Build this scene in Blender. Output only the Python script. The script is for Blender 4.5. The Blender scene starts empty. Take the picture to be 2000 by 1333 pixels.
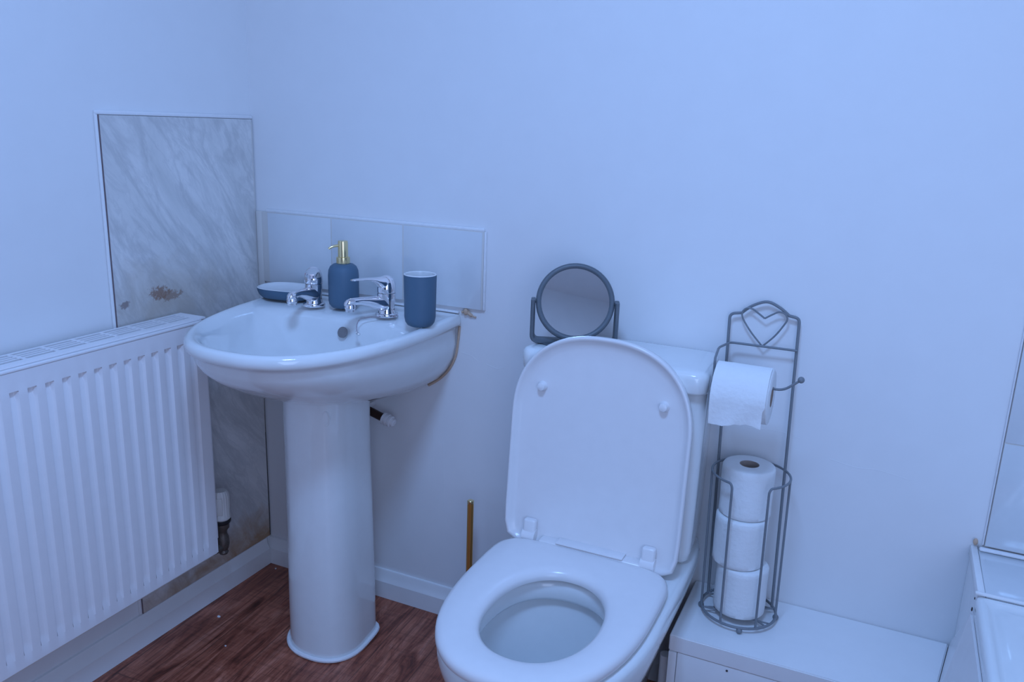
import bpy, bmesh, math, random
from mathutils import Vector, Matrix, noise
random.seed(7)
PI = math.pi
scn = bpy.context.scene
C = scn.collection

# ------------------------------------------------------------------ camera
YAW, PITCH, ROLL, FOC = 0.42794926, 0.25502028, 0.03388244, 1613.276
CAM = Vector((1.526, -1.693, 1.252))
fw = Vector((-math.sin(YAW)*math.cos(PITCH), math.cos(YAW)*math.cos(PITCH), -math.sin(PITCH)))
rt = Vector((math.cos(YAW), math.sin(YAW), 0)); up = rt.cross(fw)
r2 = rt*math.cos(ROLL) + up*math.sin(ROLL); u2 = -rt*math.sin(ROLL) + up*math.cos(ROLL)
cd = bpy.data.cameras.new('camera'); cam = bpy.data.objects.new('camera', cd); C.objects.link(cam)
m = Matrix((r2, u2, -fw)).transposed().to_4x4(); m.translation = CAM; cam.matrix_world = m
cd.sensor_fit = 'HORIZONTAL'; cd.sensor_width = 36.0; cd.lens = FOC/2000*36.0
cd.clip_start = 0.02
scn.camera = cam

# ------------------------------------------------------------------ light
w = bpy.data.worlds.new('world'); scn.world = w; w.use_nodes = True
w.node_tree.nodes['Background'].inputs[0].default_value = (0.30, 0.42, 0.80, 1)
w.node_tree.nodes['Background'].inputs[1].default_value = 0.15
def area(name, loc, tgt, sx, sy, energy, col):
    l = bpy.data.lights.new(name, 'AREA'); l.shape = 'RECTANGLE'; l.size = sx; l.size_y = sy
    l.energy = energy; l.color = col
    o = bpy.data.objects.new(name, l); C.objects.link(o); o.location = loc
    o.rotation_euler = (Vector(tgt)-Vector(loc)).to_track_quat('-Z', 'Y').to_euler()
    return o
area('ceiling_light', (1.20, -1.30, 2.37), (1.20, -1.30, 0), 0.36, 0.36, 24.5, (0.26, 0.49, 1.0))
area('front_fill_light', (2.05, -2.40, 1.00), (0.45, -0.2, 0.45), 1.3, 1.5, 20, (0.415, 0.545, 0.88))  # added soft fill from out of view; no window stands there
scn.view_settings.view_transform = 'Standard'
scn.view_settings.look = 'None'
scn.view_settings.exposure = 0.0
scn.view_settings.gamma = 1.0
scn.view_settings.use_curve_mapping = False

# ------------------------------------------------------------------ materials
def mat(name, col, rough=0.5, metal=0.0, coat=0.0, spec=0.5, bump=0, bscale=40, sub=0):
    m = bpy.data.materials.new(name); m.use_nodes = True
    nt = m.node_tree; b = nt.nodes['Principled BSDF']
    b.inputs['Roughness'].default_value = rough
    b.inputs['Metallic'].default_value = metal
    b.inputs['Coat Weight'].default_value = coat
    b.inputs['Coat Roughness'].default_value = 0.06
    b.inputs['Specular IOR Level'].default_value = spec
    tc = nt.nodes.new('ShaderNodeTexCoord')
    nz = nt.nodes.new('ShaderNodeTexNoise'); nz.inputs['Scale'].default_value = bscale; nz.inputs['Detail'].default_value = 4
    nt.links.new(tc.outputs['Object'], nz.inputs['Vector'])
    mx = nt.nodes.new('ShaderNodeMix'); mx.data_type = 'RGBA'
    mx.inputs[6].default_value = (*[c*0.97 for c in col], 1); mx.inputs[7].default_value = (*[min(1, c*1.02) for c in col], 1)
    nt.links.new(nz.outputs['Fac'], mx.inputs[0]); nt.links.new(mx.outputs[2], b.inputs['Base Color'])
    if bump:
        bp = nt.nodes.new('ShaderNodeBump'); bp.inputs['Strength'].default_value = bump; bp.inputs['Distance'].default_value = 0.002
        nt.links.new(nz.outputs['Fac'], bp.inputs['Height']); nt.links.new(bp.outputs[0], b.inputs['Normal'])
    return m
M = {}
M['paint'] = mat('wall_paint', (0.845, 0.835, 0.84), 0.55, bump=0.25, bscale=14)
M['wood_paint'] = mat('gloss_wood_paint', (0.87, 0.86, 0.86), 0.22, bump=0.25, bscale=30)
M['ceramic'] = mat('white_ceramic', (0.82, 0.83, 0.83), 0.08, coat=0.5)
M['plastic'] = mat('white_plastic', (0.82, 0.79, 0.79), 0.22)
M['enamel'] = mat('radiator_enamel', (0.88, 0.85, 0.86), 0.35)
M['navy'] = mat('navy_stoneware', (0.078, 0.145, 0.22), 0.55)
M['navy_plain'] = mat('navy_plastic', (0.06, 0.13, 0.22), 0.4)
M['glaze'] = mat('white_glaze', (0.80, 0.80, 0.80), 0.15, coat=0.4)
M['chrome'] = mat('chrome', (0.90, 0.88, 0.90), 0.04, metal=1)
M['brass'] = mat('pale_gold', (0.92, 0.76, 0.42), 0.18, metal=1)
M['brush_gold'] = mat('brushed_gold', (0.75, 0.42, 0.13), 0.38, metal=1)
M['wire'] = mat('grey_powder_coat', (0.20, 0.215, 0.235), 0.42)
M['frame'] = mat('dark_grey_plastic', (0.11, 0.13, 0.15), 0.4)
M['mirror'] = mat('mirror_silver', (0.80, 0.80, 0.80), 0.02, metal=1)
M['paper'] = mat('tissue_paper', (0.86, 0.86, 0.86), 0.95, spec=0.1, bump=0.6, bscale=120)
M['card'] = mat('cardboard', (0.42, 0.34, 0.30), 0.9)
M['tile'] = mat('white_tile', (0.72, 0.74, 0.76), 0.10, coat=0.3)
M['grout'] = mat('grout', (0.72, 0.68, 0.64), 0.8)
M['seal'] = mat('sealant', (0.86, 0.85, 0.86), 0.35, bump=0.8, bscale=90)
M['brown_seal'] = mat('stained_sealant', (0.60, 0.42, 0.30), 0.6, bump=0.8, bscale=90)
M['black'] = mat('black_plastic', (0.02, 0.02, 0.025), 0.35)
M['grime'] = mat('grimy_brass', (0.16, 0.13, 0.11), 0.4, metal=0.6, bump=1, bscale=120)
M['trv'] = mat('valve_plastic', (0.74, 0.70, 0.66), 0.4)
M['copper'] = mat('dark_copper', (0.045, 0.02, 0.015), 0.35, metal=0.3)
M['joint'] = mat('dark_joint', (0.20, 0.15, 0.16), 0.7)
M['red'] = mat('red_dot', (0.7, 0.02, 0.05), 0.3)
M['hole'] = mat('dark_hollow', (0.05, 0.045, 0.045), 0.8)
M['grey_hole'] = mat('hollow_grey', (0.22, 0.20, 0.20), 0.5)
M['bead'] = mat('ball_chain', (0.45, 0.38, 0.40), 0.25, metal=0.9)
M['crystal'] = mat('dull_steel', (0.75, 0.75, 0.75), 0.2, metal=0.8)
M['unseen_door'] = mat('unseen_dark_door', (0.03, 0.028, 0.03), 0.5)

def marble():
    m = bpy.data.materials.new('marble_panel'); m.use_nodes = True; nt = m.node_tree; N = nt.nodes; L = nt.links
    b = N['Principled BSDF']; b.inputs['Roughness'].default_value = 0.25
    tc = N.new('ShaderNodeTexCoord')
    mr = N.new('ShaderNodeMapping'); mr.inputs['Rotation'].default_value = (math.radians(-33), 0, 0); L.new(tc.outputs['Object'], mr.inputs[0])
    mp = N.new('ShaderNodeMapping'); mp.inputs['Scale'].default_value = (1, 3.0, 0.9)
    L.new(mr.outputs[0], mp.inputs[0])
    def nz(sc, det, dist, vec):
        n = N.new('ShaderNodeTexNoise'); n.inputs['Scale'].default_value = sc; n.inputs['Detail'].default_value = det
        n.inputs['Distortion'].default_value = dist; n.inputs['Roughness'].default_value = 0.62; L.new(vec, n.inputs['Vector']); return n.outputs['Fac']
    def ramp(src, stops):
        r = N.new('ShaderNodeValToRGB'); L.new(src, r.inputs[0]); e = r.color_ramp.elements
        while len(e) < len(stops): e.new(0.5)
        for i, (p, c) in enumerate(stops): e[i].position = p; e[i].color = (*c, 1)
        return r.outputs[0]
    def mix(f, a, c, typ='MIX'):
        x = N.new('ShaderNodeMix'); x.data_type = 'RGBA'; x.blend_type = typ
        if isinstance(f, float): x.inputs[0].default_value = f
        else: L.new(f, x.inputs[0])
        for s, k in ((a, 6), (c, 7)):
            if isinstance(s, tuple): x.inputs[k].default_value = (*s, 1)
            else: L.new(s, x.inputs[k])
        return x.outputs[2]
    cloud = ramp(nz(3.2, 8, 1.0, mp.outputs[0]), [(0.32, (0.64, 0.625, 0.61)), (0.68, (0.82, 0.79, 0.77))])
    v1 = ramp(nz(3.4, 7, 0.5, mp.outputs[0]), [(0.44, (0, 0, 0)), (0.50, (.38, .38, .38)), (0.57, (0, 0, 0))])
    v2 = ramp(nz(7.0, 8, 0.6, mp.outputs[0]), [(0.45, (0, 0, 0)), (0.50, (.3, .3, .3)), (0.54, (0, 0, 0))])
    base = mix(v1, cloud, (0.44, 0.43, 0.43)); base = mix(v2, base, (0.50, 0.49, 0.49))
    # brown water stains low in the corner and above the radiator: blobs with their own shape
    def blob(y, z, ry, rz, lo, hi, sc=16):
        mpp = N.new('ShaderNodeMapping'); mpp.inputs['Location'].default_value = (0, -y/ry, -z/rz); mpp.inputs['Scale'].default_value = (0, 1/ry, 1/rz)
        L.new(tc.outputs['Object'], mpp.inputs[0])
        ln = N.new('ShaderNodeVectorMath'); ln.operation = 'LENGTH'; L.new(mpp.outputs[0], ln.inputs[0])
        n = nz(sc, 6, 0.6, tc.outputs['Object'])
        ad = N.new('ShaderNodeMath'); ad.operation = 'MULTIPLY_ADD'; L.new(n, ad.inputs[0]); ad.inputs[1].default_value = 1.5; L.new(ln.outputs['Value'], ad.inputs[2])
        r = N.new('ShaderNodeMapRange'); L.new(ad.outputs[0], r.inputs[0]); r.inputs[1].default_value = hi; r.inputs[2].default_value = lo; r.inputs[3].default_value = 0; r.inputs[4].default_value = 1
        return r.outputs[0]
    def sc_(f, k):
        x = N.new('ShaderNodeMath'); x.operation = 'MULTIPLY'; L.new(f, x.inputs[0]); x.inputs[1].default_value = k; return x.outputs[0]
    base = mix(sc_(blob(-0.07, 0.07, 0.34, 0.12, 0.9, 1.75), 0.85), base, (0.38, 0.19, 0.06))
    base = mix(sc_(blob(-0.42, 0.09, 0.25, 0.05, 0.9, 1.7), 0.45), base, (0.38, 0.24, 0.12))
    base = mix(sc_(blob(-0.31, 0.83, 0.20, 0.11, 0.8, 1.9), 0.65), base, (0.46, 0.38, 0.30))
    base = mix(sc_(blob(-0.335, 0.852, 0.055, 0.030, 1.05, 1.35, 130), 0.75), base, (0.25, 0.12, 0.07))
    base = mix(sc_(blob(-0.43, 0.84, 0.026, 0.016, 1.10, 1.35, 110), 0.7), base, (0.2, 0.13, 0.12))
    base = mix(sc_(blob(-0.30, 0.84, 0.09, 0.03, 1.0, 1.15, 90), 0.6), base, (0.25, 0.13, 0.08))
    L.new(base, b.inputs['Base Color'])
    return m
M['marble'] = marble()

def floor_mat():
    m = bpy.data.materials.new('wood_effect_vinyl'); m.use_nodes = True; nt = m.node_tree; N = nt.nodes; L = nt.links
    b = N['Principled BSDF']; b.inputs['Roughness'].default_value = 0.36
    tc = N.new('ShaderNodeTexCoord'); mp = N.new('ShaderNodeMapping'); mp.inputs['Rotation'].default_value = (0, 0, math.radians(90-FLOOR_DEG))
    L.new(tc.outputs['Object'], mp.inputs[0])
    br = N.new('ShaderNodeTexBrick'); br.offset = 0.37
    br.inputs['Color1'].default_value = (0.30, 0.30, 0.30, 1); br.inputs['Color2'].default_value = (0.75, 0.75, 0.75, 1); br.inputs['Mortar'].default_value = (0, 0, 0, 1)
    br.inputs['Scale'].default_value = 1; br.inputs['Mortar Size'].default_value = 0.0008; br.inputs['Mortar Smooth'].default_value = 0.3
    br.inputs['Brick Width'].default_value = 0.9; br.inputs['Row Height'].default_value = 0.125
    L.new(mp.outputs[0], br.inputs['Vector'])
    def ramp(src, stops):
        r = N.new('ShaderNodeValToRGB'); L.new(src, r.inputs[0]); e = r.color_ramp.elements
        while len(e) < len(stops): e.new(0.5)
        for i, (p, c) in enumerate(stops): e[i].position = p; e[i].color = (*c, 1)
        return r.outputs[0]
    sep = N.new('ShaderNodeVectorMath'); sep.operation = 'MULTIPLY_ADD'
    L.new(br.outputs['Color'], sep.inputs[0]); sep.inputs[1].default_value = (5, 5, 5); L.new(mp.outputs[0], sep.inputs[2])
    st = N.new('ShaderNodeMapping'); st.inputs['Scale'].default_value = (1.3, 7, 1); L.new(sep.outputs[0], st.inputs[0])
    n1 = N.new('ShaderNodeTexNoise'); n1.inputs['Scale'].default_value = 3.2; n1.inputs['Detail'].default_value = 9; n1.inputs['Distortion'].default_value = 1.6; n1.inputs['Roughness'].default_value = 0.65
    L.new(st.outputs[0], n1.inputs['Vector'])
    col = ramp(n1.outputs['Fac'], [(0.30, (0.075, 0.016, 0.009)), (0.43, (0.27, 0.070, 0.038)), (0.56, (0.44, 0.145, 0.085)), (0.74, (0.60, 0.25, 0.17))])
    st2 = N.new('ShaderNodeMapping'); st2.inputs['Scale'].default_value = (3, 60, 1); L.new(sep.outputs[0], st2.inputs[0])
    n2 = N.new('ShaderNodeTexNoise'); n2.inputs['Scale'].default_value = 3; n2.inputs['Detail'].default_value = 5; n2.inputs['Distortion'].default_value = 0.8
    L.new(st2.outputs[0], n2.inputs['Vector'])
    fine = ramp(n2.outputs['Fac'], [(0.32, (0.55, 0.50, 0.50)), (0.6, (1.1, 1.1, 1.1))])
    mx = N.new('ShaderNodeMix'); mx.data_type = 'RGBA'; mx.blend_type = 'MULTIPLY'; mx.inputs[0].default_value = 1
    L.new(col, mx.inputs[6]); L.new(fine, mx.inputs[7])
    # short cross saw marks
    st3 = N.new('ShaderNodeMapping'); st3.inputs['Scale'].default_value = (46, 4, 1); L.new(sep.outputs[0], st3.inputs[0])
    n3 = N.new('ShaderNodeTexNoise'); n3.inputs['Scale'].default_value = 3; n3.inputs['Detail'].default_value = 3; L.new(st3.outputs[0], n3.inputs['Vector'])
    cross = ramp(n3.outputs['Fac'], [(0.34, (0.72, 0.70, 0.70)), (0.5, (1, 1, 1))])
    m3 = N.new('ShaderNodeMix'); m3.data_type = 'RGBA'; m3.blend_type = 'MULTIPLY'; m3.inputs[0].default_value = 0.7
    L.new(mx.outputs[2], m3.inputs[6]); L.new(cross, m3.inputs[7])
    m4 = N.new('ShaderNodeMix'); m4.data_type = 'RGBA'; m4.inputs[7].default_value = (0.06, 0.02, 0.012, 1)
    L.new(br.outputs['Fac'], m4.inputs[0]); L.new(m3.outputs[2], m4.inputs[6])
    L.new(m4.outputs[2], b.inputs['Base Color'])
    bp = N.new('ShaderNodeBump'); bp.inputs['Strength'].default_value = 0.25; bp.inputs['Distance'].default_value = 0.001
    L.new(n2.outputs['Fac'], bp.inputs['Height']); L.new(bp.outputs[0], b.inputs['Normal'])
    return m
FLOOR_DEG = 4
M['floor'] = floor_mat()

def stained_enamel():
    m = M['enamel'].copy(); m.name = 'radiator_enamel_rusted'; nt = m.node_tree; N = nt.nodes; L = nt.links; b = N['Principled BSDF']
    tc = N.new('ShaderNodeTexCoord'); src = b.inputs['Base Color'].links[0].from_socket
    def blob(y, z, ry, rz, hi):
        mpp = N.new('ShaderNodeMapping'); mpp.inputs['Location'].default_value = (0, -y/ry, -z/rz); mpp.inputs['Scale'].default_value = (0, 1/ry, 1/rz)
        L.new(tc.outputs['Object'], mpp.inputs[0]); ln = N.new('ShaderNodeVectorMath'); ln.operation = 'LENGTH'; L.new(mpp.outputs[0], ln.inputs[0])
        n = N.new('ShaderNodeTexNoise'); n.inputs['Scale'].default_value = 45; n.inputs['Detail'].default_value = 5; L.new(tc.outputs['Object'], n.inputs['Vector'])
        ad = N.new('ShaderNodeMath'); ad.operation = 'MULTIPLY_ADD'; L.new(n.outputs['Fac'], ad.inputs[0]); ad.inputs[1].default_value = 1.4; L.new(ln.outputs['Value'], ad.inputs[2])
        r = N.new('ShaderNodeMapRange'); L.new(ad.outputs[0], r.inputs[0]); r.inputs[1].default_value = hi; r.inputs[2].default_value = 0.8; r.inputs[3].default_value = 0; r.inputs[4].default_value = 0.55
        return r.outputs[0]
    for f in (blob(-0.40, 0.055, 0.06, 0.035, 1.6), ):
        x = N.new('ShaderNodeMix'); x.data_type = 'RGBA'; L.new(f, x.inputs[0]); L.new(src, x.inputs[6]); x.inputs[7].default_value = (0.60, 0.46, 0.36, 1); src = x.outputs[2]
    L.new(src, b.inputs['Base Color']); return m
M['enamel_stain'] = stained_enamel()

# ------------------------------------------------------------------ helpers
def obj(name, bm, m, parent=None, smooth=True, angle=40):
    me = bpy.data.meshes.new(name)
    bmesh.ops.recalc_face_normals(bm, faces=bm.faces[:])
    root = parent
    while root is not None and root.parent is not None: root = root.parent
    if root is not None: bmesh.ops.translate(bm, verts=bm.verts[:], vec=-Vector(root.location))
    bm.to_mesh(me); bm.free()
    o = bpy.data.objects.new(name, me); C.objects.link(o)
    if isinstance(m, str): m = M[m]
    me.materials.append(m)
    if smooth:
        me.polygons.foreach_set('use_smooth', [True]*len(me.polygons))
        try: me.set_sharp_from_angle(angle=math.radians(angle))
        except Exception: pass
    if parent is not None: o.parent = parent
    return o
def tag(o, label=None, cat=None, group=None, kind=None):
    if label: o['label'] = label
    if cat: o['category'] = cat
    if group: o['group'] = group
    if kind: o['kind'] = kind
    return o
def thing(name, loc, label, cat, group=None):
    o = bpy.data.objects.new(name, None); C.objects.link(o); o.location = loc; o.empty_display_size = 0.05
    return tag(o, label, cat, group)
def struct(name, bm, m, **k):
    return tag(obj(name, bm, m, **k), kind='structure')

def add_box(bm, x0, x1, y0, y1, z0, z1, bev=0.0, seg=2, mtx=None):
    t = bmesh.new(); bmesh.ops.create_cube(t, size=1)
    for v in t.verts: v.co = Vector((x0+(v.co.x+.5)*(x1-x0), y0+(v.co.y+.5)*(y1-y0), z0+(v.co.z+.5)*(z1-z0)))
    if bev: bmesh.ops.bevel(t, geom=t.edges[:], offset=bev, segments=seg, profile=0.5, affect='EDGES')
    if mtx: bmesh.ops.transform(t, matrix=mtx, verts=t.verts[:])
    me = bpy.data.meshes.new('tmp'); t.to_mesh(me); t.free(); bm.from_mesh(me); bpy.data.meshes.remove(me)
    return bm
def box(*a, **k): return add_box(bmesh.new(), *a, **k)
def loft(rings, cap0=True, cap1=True, bm=None, closed=True):
    bm = bm or bmesh.new(); vs = [[bm.verts.new(p) for p in r] for r in rings]; n = len(rings[0])
    for a, b in zip(vs, vs[1:]):
        for i in range(n if closed else n-1):
            j = (i+1) % n; bm.faces.new((a[i], a[j], b[j], b[i]))
    if cap0: bm.faces.new(vs[0])
    if cap1: bm.faces.new(list(reversed(vs[-1])))
    return bm
def lathe(prof, c=(0, 0, 0), seg=40, bm=None, mtx=None, sx=1, sy=1, cap=True):
    bm = bm or bmesh.new(); rings = []
    for r, z in prof:
        ring = []
        for i in range(seg):
            a = 2*PI*i/seg; p = Vector((r*math.cos(a)*sx, r*math.sin(a)*sy, z))
            if mtx: p = mtx @ p
            ring.append(p+Vector(c))
        rings.append(ring)
    return loft(rings, cap, cap, bm)
def catmull(P, n=8, closed=False):
    P = [Vector(p) for p in P]; out = []; L = len(P)
    rng = range(L if closed else L-1)
    for i in rng:
        if closed: a, b, c, d = P[i-1], P[i], P[(i+1) % L], P[(i+2) % L]
        else: a, b, c, d = P[max(i-1, 0)], P[i], P[i+1], P[min(i+2, L-1)]
        for k in range(n):
            t = k/n; out.append(0.5*((2*b)+(c-a)*t+(2*a-5*b+4*c-d)*t*t+(3*b-a-3*c+d)*t**3))
    if not closed: out.append(P[-1])
    return out
def tube(P, r, seg=10, closed=False, bm=None):
    bm = bm or bmesh.new(); P = [Vector(p) for p in P]; n = len(P)
    rr = r if isinstance(r, (list, tuple)) else [r]*n
    rings = []; nrm = None
    for i in range(n):
        if closed: t = (P[(i+1) % n]-P[i-1]).normalized()
        else: t = (P[min(i+1, n-1)]-P[max(i-1, 0)]).normalized()
        if nrm is None:
            nrm = t.orthogonal().normalized()
        nrm = (nrm - t*nrm.dot(t)).normalized(); bn = t.cross(nrm)
        rings.append([P[i]+(nrm*math.cos(2*PI*k/seg)+bn*math.sin(2*PI*k/seg))*rr[i] for k in range(seg)])
    if closed:
        vs = [[bm.verts.new(p) for p in r_] for r_ in rings]
        # find best twist alignment for the closing ring
        off = min(range(seg), key=lambda s: (vs[0][s].co-vs[-1][0].co).length)
        for a, b in zip(vs, vs[1:]):
            for k in range(seg): bm.faces.new((a[k], a[(k+1) % seg], b[(k+1) % seg], b[k]))
        for k in range(seg):
            bm.faces.new((vs[-1][k], vs[-1][(k+1) % seg], vs[0][(k+1+off) % seg], vs[0][(k+off) % seg]))
        return bm
    return loft(rings, True, True, bm)
def fillet(P, r=0.01, n=5):
    P = [Vector(p) for p in P]; out = [P[0]]
    for a, b, c in zip(P, P[1:], P[2:]):
        u = (a-b).normalized(); v = (c-b).normalized(); d = min(r, (a-b).length*.45, (c-b).length*.45)
        p, q = b+u*d, b+v*d
        for k in range(n+1):
            t = k/n; out.append(p*(1-t)**2+b*2*t*(1-t)+q*t*t)
    out.append(P[-1]); return out
def ball(bm, c, r, seg=14, sc=(1, 1, 1)):
    g = bmesh.ops.create_uvsphere(bm, u_segments=seg, v_segments=max(6, seg*2//3), radius=r)
    for v in g['verts']: v.co = Vector((v.co.x*sc[0], v.co.y*sc[1], v.co.z*sc[2]))+Vector(c)
    return bm
def dshape(cx, w, yc, bf, bb, z, nf=2.2, nb=10, N=96, shear=0.0):
    """plan outline: ellipse-like nose towards -y, squarer back; shear slides it in x with distance from the wall"""
    out = []
    for i in range(N):
        a = 2*PI*i/N; c, s = math.cos(a), math.sin(a); n = nb if s > 0 else nf
        k = (abs(c)**n+abs(s)**n)**(-1/n)
        x, y = c*k*w, s*k*(bb if s > 0 else bf)+yc
        out.append(Vector((cx+x-shear*y, y, z if not callable(z) else z(x, y))))
    return out

# ------------------------------------------------------------------ room shell
X1 = 2.46; Y1 = -2.62; H = 2.40
struct('wall_left', box(-0.1, 0, Y1, 0.1, 0, H), 'paint', smooth=False)
def back_wall():
    bm = box(0, X1, 0, 0.1, 0, H)
    # a little run of cracked plaster right of the basin, raised by a millimetre
    return bm
struct('wall_back', back_wall(), 'paint', smooth=False)
struct('wall_right', box(X1, X1+.1, Y1, 0.1, 0, H), 'paint', smooth=False)
struct('wall_front', box(-.1, X1+.1, Y1-.1, Y1, 0, H), 'paint', smooth=False)
struct('ceiling', box(-.1, X1+.1, Y1-.1, .1, H, H+.1), 'paint', smooth=False)
struct('floor', box(-.1, X1+.1, Y1-.1, .1, -.1, 0), 'floor', smooth=False)
struct('unseen_door_1', box(0.75, 1.50, Y1+.002, Y1+.04, 0.002, 2.0, bev=.004), 'unseen_door', smooth=False)  # unseen dark door behind the camera, added for dark reflections in the chrome

def moulding(x0y0, x1y1, inward, h=0.080, th=0.016):
    a, b = Vector((*x0y0, 0)), Vector((*x1y1, 0)); n = Vector((*inward, 0))
    prof = [(0, 0.0005), (th, 0.0005), (th, h*.60), (th*.86, h*.66), (th*.50, h*.80), (th*.42, h*.93), (th*.30, h*.985), (0.0, h)]
    rings = []
    for p in (a, b): rings.append([p+n*(d+0.0003)+Vector((0, 0, z)) for d, z in prof])
    return loft(rings)
struct('baseboard_left', moulding((0, -2.6), (0, -.0175), (1, 0)), 'wood_paint', angle=25)
struct('baseboard_back', moulding((0.0005, 0), (1.222, 0), (0, -1)), 'wood_paint', angle=25)

# plaster cracks and lumps on the back wall
def plaster():
    bm = bmesh.new()
    for P in ([(.62, .72), (.645, .716), (.665, .706)], [(.69, .70), (.72, .694), (.735, .70)], [(1.47, .62), (1.52, .612), (1.56, .615), (1.62, .606)], [(1.30, .655), (1.36, .66), (1.41, .652)]):
        tube(catmull([(x, 0.0004, z) for x, z in P], 5), 0.0008, 6, bm=bm)
    for i in range(16):
        ball(bm, (random.uniform(.60, .76), 0.0006, random.uniform(.655, .71)), random.uniform(.0010, .0024), 8, (1.6, .35, 1))
    for P in ([(.545, .51), (.547, .46), (.546, .385)], [(.575, .48), (.578, .36), (.579, .30)]):
        tube([(x, 0.0004, z) for x, z in P], 0.0008, 6, bm=bm)
    return bm
struct('trim_1', plaster(), 'paint')

# ------------------------------------------------------------------ marble panel on the left wall
t = thing('marble_panel', (0, -0.228, 0.080), 'tall grey veined marble panel with brown stains on the left wall behind the radiator', 'wall panel')
mp_ = obj('slab', box(0.0006, 0.0070, -0.4535, -0.0040, 0.0815, 1.246, bev=.001), 'marble', None, smooth=False)
# keep world-space texture coordinates on the slab by leaving its origin at the room corner
mp_.parent = t; mp_.matrix_parent_inverse = Matrix.Translation(Vector(t.location)).inverted()
bm = bmesh.new(); add_box(bm, 0.0006, 0.0062, -0.4620, -0.4552, 0.0815, 1.252, bev=.002)
obj('edge_strip', bm, 'paint', t)['label'] = 'painted plaster edge down the left side'
bm = bmesh.new(); add_box(bm, 0.0006, 0.0080, -0.4620, -0.0005, 1.2465, 1.256, bev=.003)
obj('top_bead', bm, 'seal', t)
bm = bmesh.new(); add_box(bm, 0.0006, 0.0074, -0.4550, -0.4534, 0.0815, 1.246)
obj('dark_joint', bm, 'joint', t, smooth=False)['label'] = 'thin dark joint line down the left edge'
bm = bmesh.new(); add_box(bm, 0.0072, 0.0076, -0.0065, -0.0040, 0.40, 1.240); 
obj('stained_sealant', bm, 'grout', t, smooth=False)['label'] = 'yellowed sealant line in the corner'
bm = tube(catmull([(0.0072, -0.0035, .0835), (0.0074, -0.0030, .16), (0.0072, -.0035, .30), (.0072, -.004, .42), (.0070, -.0038, .56)], 6), 0.0011, 6)
obj('mould_line', bm, 'hole', t)['label'] = 'black mould line low in the corner'

# ------------------------------------------------------------------ tiled splashback
t = thing('tile_splashback', (0.36, 0, 0.80), 'low splashback of three white tiles behind the basin taps', 'tiles')
bm = box(0.030, 0.678, -0.0076, -0.0006, 0.832, 1.016, bev=.001); obj('grout_bed', bm, 'grout', t)
for a, b in ((0.050, 0.2495), (0.2530, 0.4595), (0.4630, 0.674)):
    obj('tile', box(a, b, -0.0086, -0.0077, 0.832, 1.0135, bev=.0004), 'tile', t)
obj('top_bead', box(0.044, 0.678, -0.0088, -0.0006, 1.0145, 1.0230, bev=.003), 'seal', t)
obj('side_bead', box(0.6785, 0.6835, -0.0080, -0.0006, 0.832, 1.0155, bev=.0015), 'seal', t)
obj('corner_strip', box(0.010, 0.0295, -0.0070, -0.0006, 0.820, 1.016, bev=.002), 'grout', t)

# ------------------------------------------------------------------ radiator
RY0, RY1, RX, RZ0, RZ1 = -1.30, -0.298, 0.103, 0.196, 0.786
t = thing('radiator', (0.05, -0.80, 0.196), 'white ribbed panel radiator on the left wall with rust marks along its bottom edge', 'radiator')
def rad_panel(x, depth):
    ys = [RY1]; hs = [0]; P = 0.0357; y = RY1-0.030
    while y > RY0+0.05:
        for dy, h in ((0, 0), (-.0042, .85), (-.0060, 1), (-.0120, 1), (-.0172, 1), (-.0184, .0), (-.0240, -.03), (-.029, -.04), (-.034, -.02)):
            ys.append(y+dy); hs.append(h)
        y -= P
    ys.append(RY0); hs.append(0)
    zs = [(RZ0, 0), (RZ0+.026, 0), (RZ0+.038, 1), (RZ0+.05, 1), (RZ1-.058, 1), (RZ1-.048, 1.9), (RZ1-.038, 1.9), (RZ1-.0365, 0), (RZ1, 0)]
    bm = bmesh.new()
    rows = [[bm.verts.new((x-depth*h*k*(1), yy, z)) for yy, h in zip(ys, hs)] for z, k in zs]
    for a, b in zip(rows, rows[1:]):
        for i in range(len(ys)-1): bm.faces.new((a[i], a[i+1], b[i+1], b[i]))
    # folded edges give the panel its thickness
    bk = 0.010
    for row, nz_ in ((rows[0], -1), (rows[-1], 1)):
        e = [bm.verts.new((x-bk, v.co.y, v.co.z)) for v in row]
        for i in range(len(row)-1): bm.faces.new((row[i], row[i+1], e[i+1], e[i]))
    for idx in (0, -1):
        c = [r_[idx] for r_ in rows]; e = [bm.verts.new((x-bk, v.co.y, v.co.z)) for v in c]
        for i in range(len(c)-1): bm.faces.new((c[i], c[i+1], e[i+1], e[i]))
    return bm
obj('front_panel', rad_panel(RX, 0.0042), 'enamel_stain', t, angle=22)
obj('lower_seam', box(RX-.016, RX-.004, RY0, RY1+.001, RZ0-.006, RZ0-.0005, bev=.002), 'trv', t)
obj('top_seam', box(RX-.013, RX+.0015, RY0, RY1+.001, RZ1+.0002, RZ1+.006, bev=.002), 'enamel', t)
def grille():
    bm = bmesh.new(); za, zb = RZ1+.0065, RZ1+.0105; xa, xb = 0.016, 0.094; ya = RY1+.014
    y = ya-.026; add_box(bm, xa, xb, y, ya, za, zb)
    add_box(bm, xa, xa+.008, RY0, y-.0002, za, zb); add_box(bm, xb-.020, xb, RY0, y-.0002, za, zb)
    y -= .0002; xi0, xi1 = xa+.0082, xb-.0202; n = 4; pitch = (xi1-xi0)/n; first_ = True
    while y > RY0+.07:
        for k in range(n-1):
            xx = xi0+(k+1)*pitch; add_box(bm, xx-.0030, xx+.0030, y-.0600, y-.0002, za, zb)
        y -= .0602; add_box(bm, xi0, xi1, y-.008, y, za, zb); y -= .0082
    return bm
obj('top_grille', grille(), 'enamel', t, smooth=False)
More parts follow.
